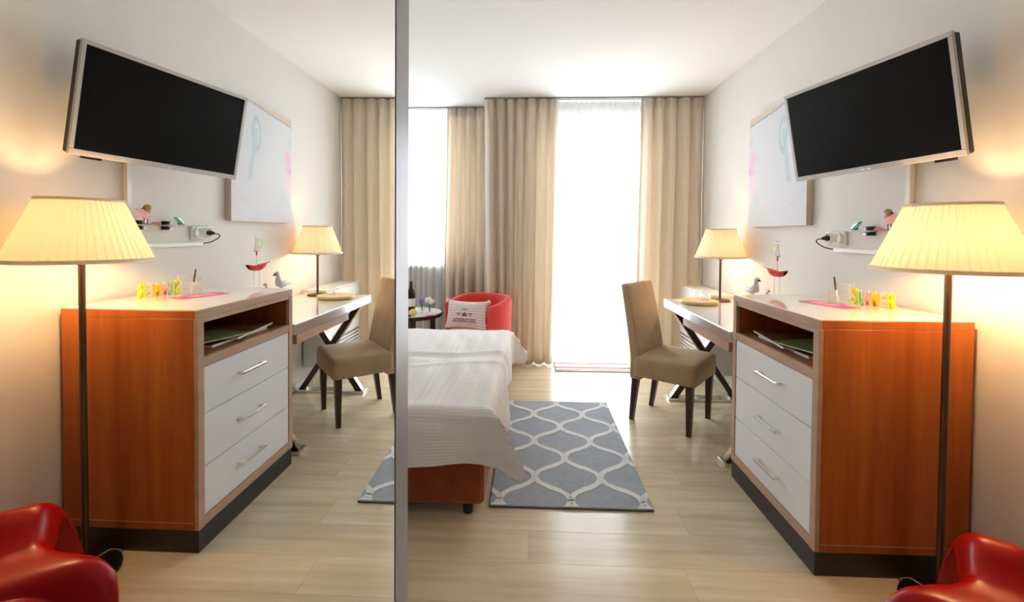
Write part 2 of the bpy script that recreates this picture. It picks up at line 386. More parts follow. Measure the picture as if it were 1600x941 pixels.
obj('edge_strip', B((DX0 + .001, DY0 + .0355, .736), (DX0 + .0195, DY1 - .0355, .772), .001), 'tan_edge', ds)
obj('back_panel', B((DX1 - .010, DY0 + .035, .10), (DX1 - .002, DY1 - .035, .93)), 'cherry_inside', ds)
obj('bottom_panel', B((DX0 + .02, DY0 + .0345, .093), (DX1 - .012, DY1 - .0345, .131)), 'cherry_inside', ds)
obj('edge_strip', B((DX0 + .001, DY0 + .0355, .093), (DX0 + .0195, DY1 - .0355, .131), .001), 'tan_edge', ds)
obj('inlay_line', B((DX0 + .02, DY0 - .0008, .120), (DX1 - .002, DY0 + .001, .1225)), 'tan_edge', ds)
obj('plinth', B((DX0 + .004, DY0 + .004, 0), (DX1 - .004, DY1 - .004, .0915)), 'kick_dark', ds)
ZD = (.734, .543, .331, .1325)
for k in range(3):
    dr = obj('drawer', B((DX0 + .004, DY0 + .037, ZD[k + 1] + .0018), (DX0 + .024, DY1 - .037, ZD[k] - .0018), .0012), 'white_satin', ds)
    zc = (.645, .4365, .236)[k]; ya, yb = 1.975, 2.13
    h = MB().box((DX0 - .028, ya - .012, zc - .006), (DX0 - .019, yb + .012, zc + .006), .002)
    for yy in (ya, yb): h.box((DX0 - .02, yy - .008, zc - .006), (DX0 + .005, yy + .008, zc + .006), .001)
    obj('handle', h, 'chrome', dr)['label'] = 'chrome bar handle'
# magazines on the open shelf
def magazine(name, label, x0, y0, w, l, z, rz, m, th=.008):
    mxm = Matrix.Translation((x0, y0, z)) @ Matrix.Rotation(rz, 4, 'Z')
    t = thing(name, label, 'magazine', (x0, y0, z), rz, 'magazines in the open shelf')
    def sag(bm): return bm
    obj('cover', MB().box((-w / 2, -l / 2, th - .0008), (w / 2, l / 2, th)), m, t, True)
    obj('pages', MB().box((-w / 2 + .001, -l / 2 + .002, .0008), (w / 2 - .002, l / 2 - .002, th - .0009)), 'paper', t, True)
    obj('back_cover', MB().box((-w / 2, -l / 2, 0), (w / 2, l / 2, .0007)), m, t, True)
magazine('magazine', 'dark covered magazine at the bottom of the pile in the open shelf', 1.285, 2.10, .30, .40, .7722, .02, 'magazine_b', .012)
magazine('magazine', 'green and brown magazine lying in the middle of the shelf pile', 1.262, 2.17, .29, .36, .7844, -.12, 'magazine_a', .010)
magazine('magazine', 'yellow green leaflet on top of the pile, nearest the shelf front', 1.24, 1.99, .21, .29, .7946, .3, 'magazine_c', .005)

# ------------------------------------------------------------------ television on the wall arm
TA, TB, TQ = -.25793, .17256, -.02062
tu = Vector((sin(TA), cos(TA), 0)); tn = Vector((-cos(TA) * cos(TB), sin(TA) * cos(TB), -sin(TB))); tv_ = tu.cross(tn)
if tv_.z < 0: tv_ = -tv_
tu2 = tu * cos(TQ) + tv_ * sin(TQ); tv2 = tv_ * cos(TQ) - tu * sin(TQ)
TC = Vector((1.3925, 2.0076, 1.7677)); TW, TH = .7304, .4338
def tvm(): return Matrix(((tu2.x, tv2.x, tn.x, TC.x), (tu2.y, tv2.y, tn.y, TC.y), (tu2.z, tv2.z, tn.z, TC.z), (0, 0, 0, 1)))
TM = tvm()
tvt = thing('television', 'flat black television with silver bezel tilted out from the wall', 'television', TC)
def tb(a, b, bev=0.): return MB().box(a, b, bev, TM)
bz = .017
obj('back_shell', tb((-TW / 2 + .004, -TH / 2 + .004, -.045), (TW / 2 - .004, TH / 2 - .004, -.0125), .006), 'black_plastic', tvt)
obj('bezel', tb((-TW / 2, TH / 2 - bz, -.012), (TW / 2, TH / 2, 0), .002), 'silver_plastic', tvt)
obj('bezel', tb((-TW / 2, -TH / 2, -.012), (TW / 2, -TH / 2 + bz + .006, 0), .002), 'silver_plastic', tvt)
obj('bezel', tb((-TW / 2, -TH / 2 + bz + .006, -.012), (-TW / 2 + bz, TH / 2 - bz, 0), .002), 'silver_plastic', tvt)
obj('bezel', tb((TW / 2 - bz, -TH / 2 + bz + .006, -.012), (TW / 2, TH / 2 - bz, 0), .002), 'silver_plastic', tvt)
obj('screen', tb((-TW / 2 + bz, -TH / 2 + bz + .006, -.0115), (TW / 2 - bz, TH / 2 - bz, -.002)), 'screen', tvt)
obj('badge', tb((-.022, -TH / 2 + .007, 0), (.022, -TH / 2 + .012, .0008)), 'chrome', tvt)
obj('sensor', tb((-.004, -TH / 2 + .002, 0), (.004, -TH / 2 + .018, .0012)), 'silver_plastic', tvt)
obj('side_bracket', tb((-.27, -TH / 2 - .012, -.10), (-.20, -TH / 2 + .1, -.088)), 'black_metal', tvt)
wm = MB(); back = TM @ Vector((0, 0, -.045)); wp = Vector((XW - .012, 2.03, 1.77))
wm.tube([back, lerp(back, wp, .5) + Vector((.0, .06, 0)), wp], [(.02, .03)] * 3, 8)
obj('arm', wm, 'black_metal', tvt)
obj('wall_plate', B((XW - .012, 1.93, 1.66), (XW - .0005, 2.13, 1.88), .002), 'black_metal', tvt)

# ------------------------------------------------------------------ canvas picture
CY0, CY1, CZ0, CZ1 = 2.722, 3.428, 1.338, 2.122; CXF = 1.602
cv = thing('canvas_picture', 'pale canvas print with pink flowers and grey handle near the curtain', 'picture', (CXF, (CY0 + CY1) / 2, CZ0))
def blob(u, v, cu, cv_, r): return exp(-((u - cu) ** 2 + (v - cv_) ** 2) / (r * r))
def pic(u, v):      # u 0 near camera .. 1 towards the window, v 0 bottom .. 1 top
    c = Vector((.68, .69, .72)); c = c.lerp(Vector((.60, .64, .66)), .5 * blob(u, v, .35, .9, .3))
    rg = random.random
    for (cu, cw, r, col, k) in ((.93, .62, .07, (.80, .42, .62), .75), (.90, .48, .07, (.84, .50, .68), .75), (.95, .33, .08, (.84, .52, .64), .75), (.97, .52, .06, (.75, .40, .60), .7), (.86, .38, .05, (.80, .62, .72), .6),
                               (.80, .62, .05, (.50, .68, .58), .55), (.78, .46, .06, (.55, .72, .64), .55), (.72, .34, .06, (.58, .74, .68), .5), (.85, .24, .07, (.50, .66, .60), .5), (.97, .78, .05, (.45, .62, .48), .6), (.68, .24, .05, (.62, .75, .70), .4), (.93, .18, .07, (.55, .68, .66), .4)):
        b = blob(u, v, cu, cw, r) * (.65 + .5 * sin(37 * u + 5 * sin(23 * v)) * sin(41 * v + 4 * sin(19 * u)))
        c = c.lerp(Vector(col), max(0, min(1, b * k * 1.3)))
    # grey handle: loop and stem
    rr = sqrt(((u - .37) / .06) ** 2 + ((v - .745) / .13) ** 2)
    if abs(rr - 1) < .22: c = c.lerp(Vector((.45, .55, .60)), .8)
    sx = .345 - .55 * max(0, .66 - v) * .5
    if .34 < v < .80 and abs(u - sx) < .035: c = c.lerp(Vector((.50, .60, .65)), .75)
    # vein of the marble and folded strip along the top
    if abs(v - (.235 - .55 * (u - .1) + .02 * sin(30 * u))) < .008 and u < .42: c = c.lerp(Vector((.60, .64, .66)), .6)
    tp = lerp(1.0, .925, sst(.35, 1., u)) - .0 + .012 * sin(9 * u)
    if v > tp: c = Vector((.66, .56, .47))
    elif v > tp - .012: c = Vector((.40, .35, .31))
    return c
g = MB(); cols = []; nu, nv = 90, 100
def cf(a, b): return (CXF, lerp(CY0, CY1, a), lerp(CZ0, CZ1, b))
g.grid(lambda a, b: cf(1 - a, b), nu, nv); cols = [pic(1 - i / nu, j / nv) for j in range(nv + 1) for i in range(nu + 1)]
obj('print', g, 'canvas_print', cv, cols=[tuple(c) for c in cols])
obj('stretcher_frame', B((CXF + .0006, CY0, CZ0), (XW - .001, CY1, CZ1), .002), 'canvas_side', cv)

# ------------------------------------------------------------------ cable duct, socket, glass shelf with ornaments
du = thing('cable_duct', 'white plastic cable duct running from the socket up behind the television', 'cable duct', (XW, 2.2, 1.19))
obj('horizontal_run', B((XW - .022, 2.022, 1.190), (XW - .0005, 2.505, 1.212), .002), 'white_plastic', du)
obj('vertical_run', B((XW - .022, 2.020, 1.2125), (XW - .0005, 2.046, 1.655), .002), 'white_plastic', du)
so = thing('power_socket', 'white double wall socket with a black plug at the end of the duct', 'socket', (XW, 2.47, 1.25))
obj('frame', B((XW - .016, 2.425, 1.226), (XW - .0005, 2.585, 1.300), .004), 'white_plastic', so)
for yc in (2.467, 2.543):
    q = MB().lathe([(.031, 0), (.031, .012), (.026, .014), (.022, .003), (0, .003)], n=24); mxm = Matrix.Translation((XW - .016, yc, 1.263)) @ Matrix.Rotation(-pi / 2, 4, 'Y')
    q.v = [mxm @ v for v in q.v]; obj('outlet', q, 'white_plastic', so)
pl = thing('black_plug', 'black plug with short lead pushed into the wall socket', 'plug', (XW - .06, 2.543, 1.263))
q = MB().tube([(XW - .02, 2.543, 1.263), (XW - .036, 2.543, 1.263), (XW - .050, 2.547, 1.262), (XW - .056, 2.553, 1.260)], [.014, .013, .009, .004], 12)
obj('plug_body', q, 'black_plastic', pl)
obj('lead', MB().tube(smooth([(XW - .056, 2.553, 1.26), (XW - .066, 2.572, 1.254), (XW - .060, 2.578, 1.236), (XW - .04, 2.54, 1.212), (XW - .012, 2.506, 1.203)]), .003, 8), 'black_plastic', pl)
gs = thing('glass_shelf', 'small clear glass wall shelf held by round clips above the duct', 'shelf', (XW, 2.2, 1.29))
obj('shelf_glass', B((XW - .10, 2.052, 1.297), (XW - .004, 2.44, 1.303)), 'glass', gs)
for yc in (2.245, 2.085):
    q = MB().cyl((XW - .001, yc, 1.30), (XW - .03, yc, 1.30), .019, n=20)
    c = obj('clip', MB().box((XW - .035, yc - .015, 1.3035), (XW - .001, yc + .015, 1.322), .004).box((XW - .035, yc - .015, 1.278), (XW - .001, yc + .015, 1.2965), .004), 'black_metal', gs)
    obj('cap', MB().cyl((XW - .036, yc - .004, 1.314), (XW - .036, yc + .012, 1.314), .009, n=14).cyl((XW - .036, yc - .004, 1.286), (XW - .036, yc + .012, 1.286), .009, n=14), 'brushed', c)
tq = thing('turquoise_bird', 'little turquoise glass bird on the glass shelf', 'ornament', (XW - .055, 2.29, 1.3032))
obj('body', MB().tube([(XW - .055, 2.320, 1.306), (XW - .055, 2.305, 1.316), (XW - .055, 2.288, 1.326), (XW - .055, 2.272, 1.334), (XW - .055, 2.262, 1.342), (XW - .055, 2.252, 1.343)], [.003, .010, .0135, .010, .009, .003], 12).ball((XW - .055, 2.29, 1.311), (.011, .011, .0078)), 'turquoise', tq)
pb = thing('pink_bird', 'pink and white toy bird on thin legs at the near end of the shelf', 'ornament', (XW - .06, 2.07, 1.3032))
obj('body', MB().tube([(XW - .06, 2.022, 1.372), (XW - .06, 2.040, 1.362), (XW - .06, 2.062, 1.350), (XW - .06, 2.082, 1.346), (XW - .06, 2.094, 1.352)], [.004, .010, .017, .018, .006], 14), 'bird_pink', pb)
obj('breast', MB().ball((XW - .063, 2.088, 1.354), (.016, .012, .018)), 'bird_white', pb)
hd = obj('head', MB().ball((XW - .06, 2.084, 1.381), (.017, .017, .016)), 'bird_tan', pb)
obj('beak', MB().tube([(XW - .06, 2.07, 1.379), (XW - .06, 2.045, 1.374)], [.004, .001], 8), 'black_plastic', hd)
for yy in (2.066, 2.084): obj('leg', MB().cyl((XW - .06, yy, 1.3035), (XW - .06, yy, 1.336), .0016, n=8), 'black_metal', pb)
obj('foot_wire', MB().cyl((XW - .06, 2.050, 1.305), (XW - .06, 2.106, 1.305), .0015, n=8), 'black_metal', pb)
tag(obj('pink_oval', MB().ball((XW - .06, 2.135, 1.3095), (.014, .027, .0063)), 'pink_oval'), 'flat pink oval pebble beside the pink bird on the shelf', 'ornament')
for k, yy in enumerate((1.945, 1.990)):
    q = MB().lathe([(0, 0), (.006, 0), (.004, .012), (.009, .018), (.009, .024), (0, .028)], n=16); mxm = Matrix.Translation((XW - .0005, yy, 1.405)) @ Matrix.Rotation(-pi / 2, 4, 'Y'); q.v = [mxm @ v for v in q.v]
    tag(obj('wall_hook', q, 'brushed'), ('small metal wall knob above the floor lamp shade, farther from the duct', 'small metal wall knob between the duct and the other knob')[k], 'hook', 'wall knobs')

# ------------------------------------------------------------------ things on the chest of drawers
ZT = .9677
def text_mesh(s, size, ext, bold=0.):
    cu = bpy.data.curves.new('t', 'FONT'); cu.body = s; cu.size = size; cu.extrude = ext; cu.offset = bold; cu.align_x = 'CENTER'; cu.resolution_u = 3
    o = bpy.data.objects.new('t', cu); COL.objects.link(o); dg = bpy.context.evaluated_depsgraph_get()
    me = bpy.data.meshes.new_from_object(o.evaluated_get(dg)); mb = MB().add([v.co.copy() for v in me.vertices], [tuple(p.vertices) for p in me.polygons])
    bpy.data.objects.remove(o); bpy.data.curves.remove(cu); bpy.data.meshes.remove(me); return mb
LA, LB = Vector((1.482, 2.150, ZT)), Vector((1.536, 1.985, ZT)); ld = (LB - LA).normalized(); lang = math.atan2(ld.y, ld.x)
CANDLE = (('S', 'candle_yellow', 'yellow', .072), ('U', 'candle_green', 'green', .060), ('M', 'candle_pink', 'pink', .060), ('M', 'candle_mustard', 'mustard yellow', .060), ('E', 'candle_peach', 'peach', .060), ('R', 'candle_yellow', 'yellow', .066))
for k, (ch, m, cn, hh) in enumerate(CANDLE):
    p = LA.lerp(LB, (k + .2) / 5.4); mb = text_mesh(ch, hh / .72, .008, .0015)
    zs = [v.y for v in mb.v]; sc = hh / (max(zs) - min(zs)); z0 = min(zs); wd_ = max(v.x for v in mb.v) - min(v.x for v in mb.v); sx = .031 / wd_
    R_ = Matrix.Rotation(lang, 3, 'Z')
    mb.v = [R_ @ Vector((v.x * sx, -v.z, (v.y - z0) * sc)) + p for v in mb.v]
    nm = ('first' if k == 2 else 'second') if ch == 'M' else ''
    t = thing('letter_candle', '%s letter %s candle of the word on the chest top%s' % (cn, ch, (', ' + nm + ' M') if nm else ''), 'candle', p, 0, 'letter candles spelling a word')
    obj('letter', mb, m, t)
    obj('wick', MB().cyl(p + Vector((0, 0, hh - .004)), p + Vector((0, 0, hh + (.022 if k == 0 else .006))), .0016, n=8), 'wick', t)
ph = thing('pen_holder', 'clear acrylic pen holder behind the pink leaflet', 'pen holder', (1.40, 2.12, ZT), radians(-52))
t_ = .003; w_, d_, h_ = .042, .022, .085
for (a, b) in (((-w_, -d_, 0), (w_, d_, .004)), ((-w_, -d_, .0042), (-w_ + t_, d_, h_)), ((w_ - t_, -d_, .0042), (w_, d_, h_)), ((-w_ + t_, -d_, .0042), (w_ - t_, -d_ + t_, h_ - .022)), ((-w_ + t_, d_ - t_, .0042), (w_ - t_, d_, h_ + .01))):
    obj('acrylic_wall', MB().box(a, b, .0006), 'acrylic', ph, True)
br = thing('paint_brush', 'dark handled brush leaning in the acrylic pen holder', 'brush', (1.40, 2.12, ZT + .006))
pa, pb_ = Vector((1.395, 2.118, ZT + .006)), Vector((1.394, 2.146, ZT + .122))
obj('bristles', MB().tube([pa, pa.lerp(pb_, .18), pa.lerp(pb_, .34)], [(.007, .004), (.009, .004), (.005, .004)], 10), 'gull_grey', br)
obj('ferrule', MB().tube([pa.lerp(pb_, .33), pa.lerp(pb_, .46)], [.0045, .004], 10), 'brushed', br)
obj('handle', MB().tube([pa.lerp(pb_, .45), pa.lerp(pb_, .7), pb_], [.0038, .0048, .003], 10), 'wenge', br)
ca = Vector((1.305, 2.205, ZT)); cb = Vector((1.372, 1.99, ZT)); cd = (cb - ca).normalized(); cang = math.atan2(cd.y, cd.x)
lf = thing('pink_leaflet', 'flat pink leaflet lying on the glossy white chest top', 'leaflet', (ca + cb) / 2, cang)
obj('sheet', MB().box((-.113, -.045, .0002), (.113, .045, .0016)), 'pink_card', lf, True)
for xx in (-.045, .018): obj('pale_square', MB().box((xx - .024, -.03, .0017), (xx + .024, .028, .0021)), 'pink_pale', lf, True)

# ------------------------------------------------------------------ desk
DKX0, DKX1, DKY0, DKY1, DKZ = 1.060, 1.632, 2.440, 3.648, .768
dk = thing('writing_desk', 'glossy white desk with crossed dark wood legs beside the chest', 'desk', (1.35, 3.04, 0))
obj('desktop', B((DKX0, DKY0, DKZ - .062), (DKX1, DKY1, DKZ), .002), 'white_gloss', dk)
obj('metal_edge', B((DKX0 - .003, DKY0 + .002, DKZ - .060), (DKX0 - .0003, 3.34, DKZ - .004), .0005), 'brushed', dk)
obj('apron_drawer', B((DKX0 + .004, DKY0 + .03, DKZ - .118), (DKX1 - .02, 3.20, DKZ - .0625), .002), 'tan_edge', dk)
def xframe(y):
    zt = DKZ - .0625; za = .022; xa, xb = DKX0 + .03, DKX1 - .03; hw = .026; L_ = sqrt((xb - xa - .06) ** 2 + (zt - za) ** 2)
    for s in (1, -1):
        a = Vector(((xa + .03) if s > 0 else (xb - .03), y + (.0 if s > 0 else .001), za)); b = Vector(((xb - .03) if s > 0 else (xa + .03), a.y, zt))
        ang = math.atan2(b.z - a.z, b.x - a.x); c = (a + b) / 2
        M_ = Matrix.Translation(c) @ Matrix.Rotation(-ang, 4, 'Y'); LL = (b - a).length
        def bb(p, q):
            m = MB().box(p, q, 0, M_)
            for v in m.v:       # cut square to floor plate and desktop
                if v.z > zt: v.x += (v.z - zt) / math.tan(ang) * -1; v.z = zt
                if v.z < za: v.x += (za - v.z) / math.tan(ang); v.z = za
            return m
        e = .04
        o = obj('crossed_leg', bb((-LL / 2 - e, -.022 + .0, -hw + .006), (LL / 2 + e, .022, hw - .006)) if s > 0 else bb((-LL / 2 - e, -.0235, -hw + .006), (LL / 2 + e, .0205, hw - .006)), 'wenge', dk)
        for t in (1, -1):
            obj('chrome_edge', bb((-LL / 2 - e, -.0215 + .002, t * hw - .0058 * (t > 0)), (LL / 2 + e, .0195, t * hw + .0058 * (t < 0))), 'chrome', o)
    obj('foot_bar', B((xa - .02, y - .045, 0), (xb + .02, y + .045, .0215), .003), 'chrome', dk)
xframe(3.555); xframe(2.56)
obj('dark_bar', B((XW - .03, 3.36, .33), (XW - .016, 3.40, .62), .003), 'black_plastic', dk)  # dark upright bar at the wall below the desktop

# tray with glasses on the desk
ty_ = thing('serving_tray', 'olive rimmed round tray with pink cloth on the desk', 'tray', (1.248, 3.415, DKZ + .0005))
q = MB().lathe([(0, 0), (.118, 0), (.130, .004), (.135, .026), (.131, .026), (.124, .008), (0, .006)], n=40); obj('tray_dish', q, 'tray_olive', ty_, True)
q = MB().lathe([(0, .0065), (.108, .0065), (.108, .016), (.07, .02), (0, .018)], n=28)
for v in q.v: v.z += .002 * sin(60 * v.x) * cos(50 * v.y)
obj('pink_cloth', q, 'tray_pink', ty_, True)
for k, (dx, dy, nm) in enumerate(((.062, .05, 'clear drinking glass upside down on the tray, nearest the lamp'), (.02, .07, 'clear drinking glass upside down on the tray, nearest the window'), (.035, -.0, 'clear drinking glass upside down on the tray, nearest the chest'))):
    g_ = MB().lathe([(.031, 0), (.027, .055), (.024, .062), (0, .063)], n=24)
    for v in g_.v: v += Vector((1.248 + dx, 3.415 + dy, DKZ + .0225))
    tag(obj('drinking_glass', g_, 'glass'), nm, 'glass', 'glasses on the tray')
# sail boat ornament on tall clear rods, two gulls
bo = thing('toy_sailboat', 'red toy sailboat with grey sail on clear rods behind the chest', 'ornament', (1.437, 2.71, DKZ))
bx, by, bz_ = 1.437, 2.71, 1.036
def hull(a, b):     # a along length 0..1, b around
    yy = lerp(.098, -.098, a); w = .030 * sin(pi * min(1, max(0, a * .94 + .03))) ** .6 + .001; zt = .030 + .012 * (2 * abs(a - .5)) ** 2 - .014 * exp(-((a - .5) / .12) ** 2); zb = .0 + .012 * (2 * abs(a - .5)) ** 3
    th = pi * b; return (bx - w * cos(th), by + yy * lerp(1., .7, sin(th)), bz_ + lerp(zt, zb, sin(th) ** .7))
obj('hull', MB().grid(hull, 24, 10).add([hull(i / 24, 0) for i in range(25)] + [hull(i / 24, 1) for i in range(25)], [(i, i + 1, 26 + i, 25 + i) for i in range(24)]), 'boat_red', bo)
obj('bowsprit', MB().tube([(bx, by + .092, bz_ + .038), (bx, by + .145, bz_ + .046)], [.004, .0025], 8), 'table_dark', bo)
obj('mast', MB().cyl((bx, by, bz_ + .012), (bx, by, bz_ + .19), .002, n=8), 'wick', bo)
obj('mast_sleeve', MB().cyl((bx, by, bz_ + .092), (bx, by, bz_ + .122), .0042, n=10).box((bx - .004, by - .022, bz_ + .118), (bx + .004, by + .022, bz_ + .123)), 'boat_red', bo)
sp = [(by - .035, bz_ + .125), (by + .012, bz_ + .125), (by + .045, bz_ + .14), (by + .058, bz_ + .165), (by + .05, bz_ + .188), (by - .018, bz_ + .195), (by - .022, bz_ + .16)]
sl = obj('sail', MB().prism(sp, 'x', bx - .007, bx - .0045), 'sail_grey', bo)
q = MB().cyl((bx - .0076, by + .022, bz_ + .163), (bx - .0071, by + .022, bz_ + .163), .019, n=20); obj('sun_disc', q, 'sun_yellow', sl)
for k in range(3): obj('pennant', MB().ball((bx, by - .018 + k * .017, bz_ + .205), .003, 8, 6), 'gull_grey', sl)
for yy in (-.028, .028): obj('clear_rod', MB().cyl((bx, by + yy, DKZ + .007), (bx, by + yy, bz_ + .004), .004, n=12), 'acrylic', bo)
obj('base_plate', B((bx - .035, by - .06, DKZ + .0005), (bx + .035, by + .06, DKZ + .007), .001), 'acrylic', bo)
def gull(label, x, y, zb, sc, beak_len):
    t = thing('toy_gull', label, 'ornament', (x, y, DKZ + .0005), 0, 'toy gulls on posts')
    f = lambda a, b: (x, y - a * sc, zb + b * sc)
    obj('body', MB().tube([f(-.105, .030), f(-.085, .026), f(-.05, .026), f(-.01, .026), f(.025, .034), f(.038, .052), f(.040, .072), f(.043, .090), f(.052, .098), f(.064, .098), f(.072, .092)],
        [(.003, .003), (.012 * sc, .008 * sc), (.024 * sc, .018 * sc), (.030 * sc, .025 * sc), (.028 * sc, .026 * sc), (.020 * sc, .019 * sc), (.014 * sc, .014 * sc), (.014 * sc, .014 * sc), (.015 * sc, .015 * sc), (.013 * sc, .012 * sc), (.004, .004)], 14), 'gull_grey' if sc > .9 else 'gull_white', t)
    obj('beak', MB().tube([f(.068, .093), f(.085, .093), f(.098, .088)], [.007 * sc, .006 * sc, .002], 8), 'black_plastic', t)
    for s in (-1, 1): obj('wing', MB().ball((x + s * .026 * sc, y + .03 * sc, zb + .032 * sc), (.008 * sc, .055 * sc, .016 * sc), 12, 8), 'gull_white', t)
    obj('post', MB().cyl((x, y, DKZ + .012), (x, y, zb + .006 * sc), .007, n=12), 'driftwood', t)
    obj('foot', MB().cyl((x, y, DKZ + .0005), (x, y, DKZ + .012), .035, n=20), 'driftwood', t)
gull('grey toy gull with black beak, the taller one beside the sailboat', 1.405, 2.93, .905, 1.0, .03)
gull('small white toy gull, the lower one beside the sailboat', 1.425, 2.82, .885, .62, .02)

# ------------------------------------------------------------------ lamps
def shade(t, c, rb, rt_, z0, z1, n, power):
    NN = n * 4; amp = .007 * rb / .2
    def fn(a, b):
        k = int(round(a * NN)) % NN; s = (k % 4) / 4.; r = lerp(rb, rt_, b) + amp * (s - .5) * lerp(1, .6, b); th = 2 * pi * a
        return (c[0] + r * cos(th), c[1] + r * sin(th), lerp(z0, z1, b))
    sh = obj('lamp_shade', MB().grid(fn, NN, 6, False), 'shade', t); sh['label'] = 'cream pleated fabric shade'
    for (r, za, zb) in ((rb, z0 - .002, z0 + .012), (rt_, z1 - .008, z1 + .002)):
        obj('trim_band', MB().lathe([(r + .004, za), (r + .005, zb), (r + .002, zb), (r + .001, za), (r + .004, za)], (c[0], c[1], 0), 48), 'shade_band', sh)
    obj('shade_ring', MB().lathe([(.012, z1 - .012), (.012, z1 - .006), (.0, z1 - .006)], (c[0], c[1], 0), 12).cyl((c[0] - rt_, c[1], z1 - .009), (c[0] + rt_, c[1], z1 - .009), .002, n=8).cyl((c[0], c[1] - rt_, z1 - .009), (c[0], c[1] + rt_, z1 - .009), .002, n=8), 'bronze', t)
    zb = lerp(z0, z1, .24); obj('socket', MB().cyl((c[0], c[1], zb - .07), (c[0], c[1], zb - .028), .016, n=14), 'bronze', t)
    me = MB().ball((c[0], c[1], zb), .03, 16, 10); bm = MATS['bulb'].copy(); MATS['bulb_%s' % t.name] = bm
    bm.node_tree.nodes['Principled BSDF'].inputs['Emission Strength'].default_value = power / (pi * 4 * pi * .03 ** 2)
    obj('bulb', me, 'bulb_%s' % t.name, t)
FL = (1.445, 1.632)
fl = thing('floor_lamp', 'tall bronze floor lamp with lit pleated cream shade beside the chest', 'lamp', (FL[0], FL[1] - .04, 0))
shade(fl, FL, .217, .122, 1.160, 1.388, 52, 11. * LAMP)
obj('pole', MB().cyl((FL[0], FL[1], .02), (FL[0], FL[1], 1.2), .011, n=16), 'bronze', fl)
obj('base', MB().lathe([(0, .0), (.148, 0), (.15, .006), (.146, .016), (.03, .022), (.014, .03), (0, .03)], (FL[0], FL[1] - .06, 0), 40), 'black_metal', fl)
obj('cord', MB().tube(smooth([(FL[0] - .03, FL[1] - .06, .022), (FL[0] - .055, FL[1] - .02, .045), (FL[0] - .08, FL[1] + .02, .055), (FL[0] - .095, FL[1] + .05, .03), (FL[0] - .07, FL[1] + .068, .004), (FL[0] + .0, FL[1] + .07, .004), (FL[0] + .17, FL[1] + .072, .004)]), .0022, 8), 'print_grey', fl)
TLc = (1.462, 3.565)
tl = thing('table_lamp', 'small lit table lamp with pleated shade on the desk', 'lamp', (TLc[0], TLc[1], DKZ + .0005))
shade(tl, TLc, .185, .105, 1.103, 1.322, 48, 3.6 * LAMP)
obj('pole', MB().cyl((TLc[0], TLc[1], DKZ + .012), (TLc[0], TLc[1], 1.16), .009, n=14), 'bronze', tl)
obj('base', MB().lathe([(0, 0), (.076, 0), (.078, .006), (.073, .013), (.012, .017), (0, .017)], (TLc[0], TLc[1], DKZ + .0005), 36), 'bronze', tl)

# ------------------------------------------------------------------ radiator by the window
rd = thing('radiator', 'white panel radiator with top grille on the wall beside the curtain', 'radiator', (1.52, 4.0, .16))
obj('front_panel', B((1.425, 3.66, .36), (1.437, 4.36, .785), .004), 'radiator_white', rd)
obj('rear_panel', B((1.605, 3.66, .16), (1.617, 4.36, .775), .004), 'radiator_white', rd)
for k in range(6): obj('louvre', B((1.425, 3.66, .165 + k * .032), (1.440, 4.36, .183 + k * .032), .003), 'radiator_white', rd)
for yy in (3.648, 4.361): obj('end_cover', B((1.425, yy, .16), (1.62, yy + .011, .80), .002), 'radiator_white', rd)
for k in range(6): obj('grille_bar', B((1.428 + k * .033, 3.66, .787), (1.447 + k * .033, 4.36, .80), .002), 'radiator_white', rd)
for k in range(14): obj('grille_slat', B((1.438, 3.68 + k * .05, .777), (1.604, 3.686 + k * .05, .7845)), 'radiator_white', rd)
obj('convector', B((1.46, 3.68, .2), (1.597, 4.34, .74)), 'sail_grey', rd)
obj('wall_bracket', B((1.6175, 3.8, .3), (XW - .0005, 3.84, .7)).box((1.6175, 4.2, .3), (XW - .0005, 4.24, .7)), 'radiator_white', rd)
obj('pipe', MB().cyl((1.57, 3.72, .0), (1.57, 3.72, .16), .009, n=12), 'radiator_white', rd)

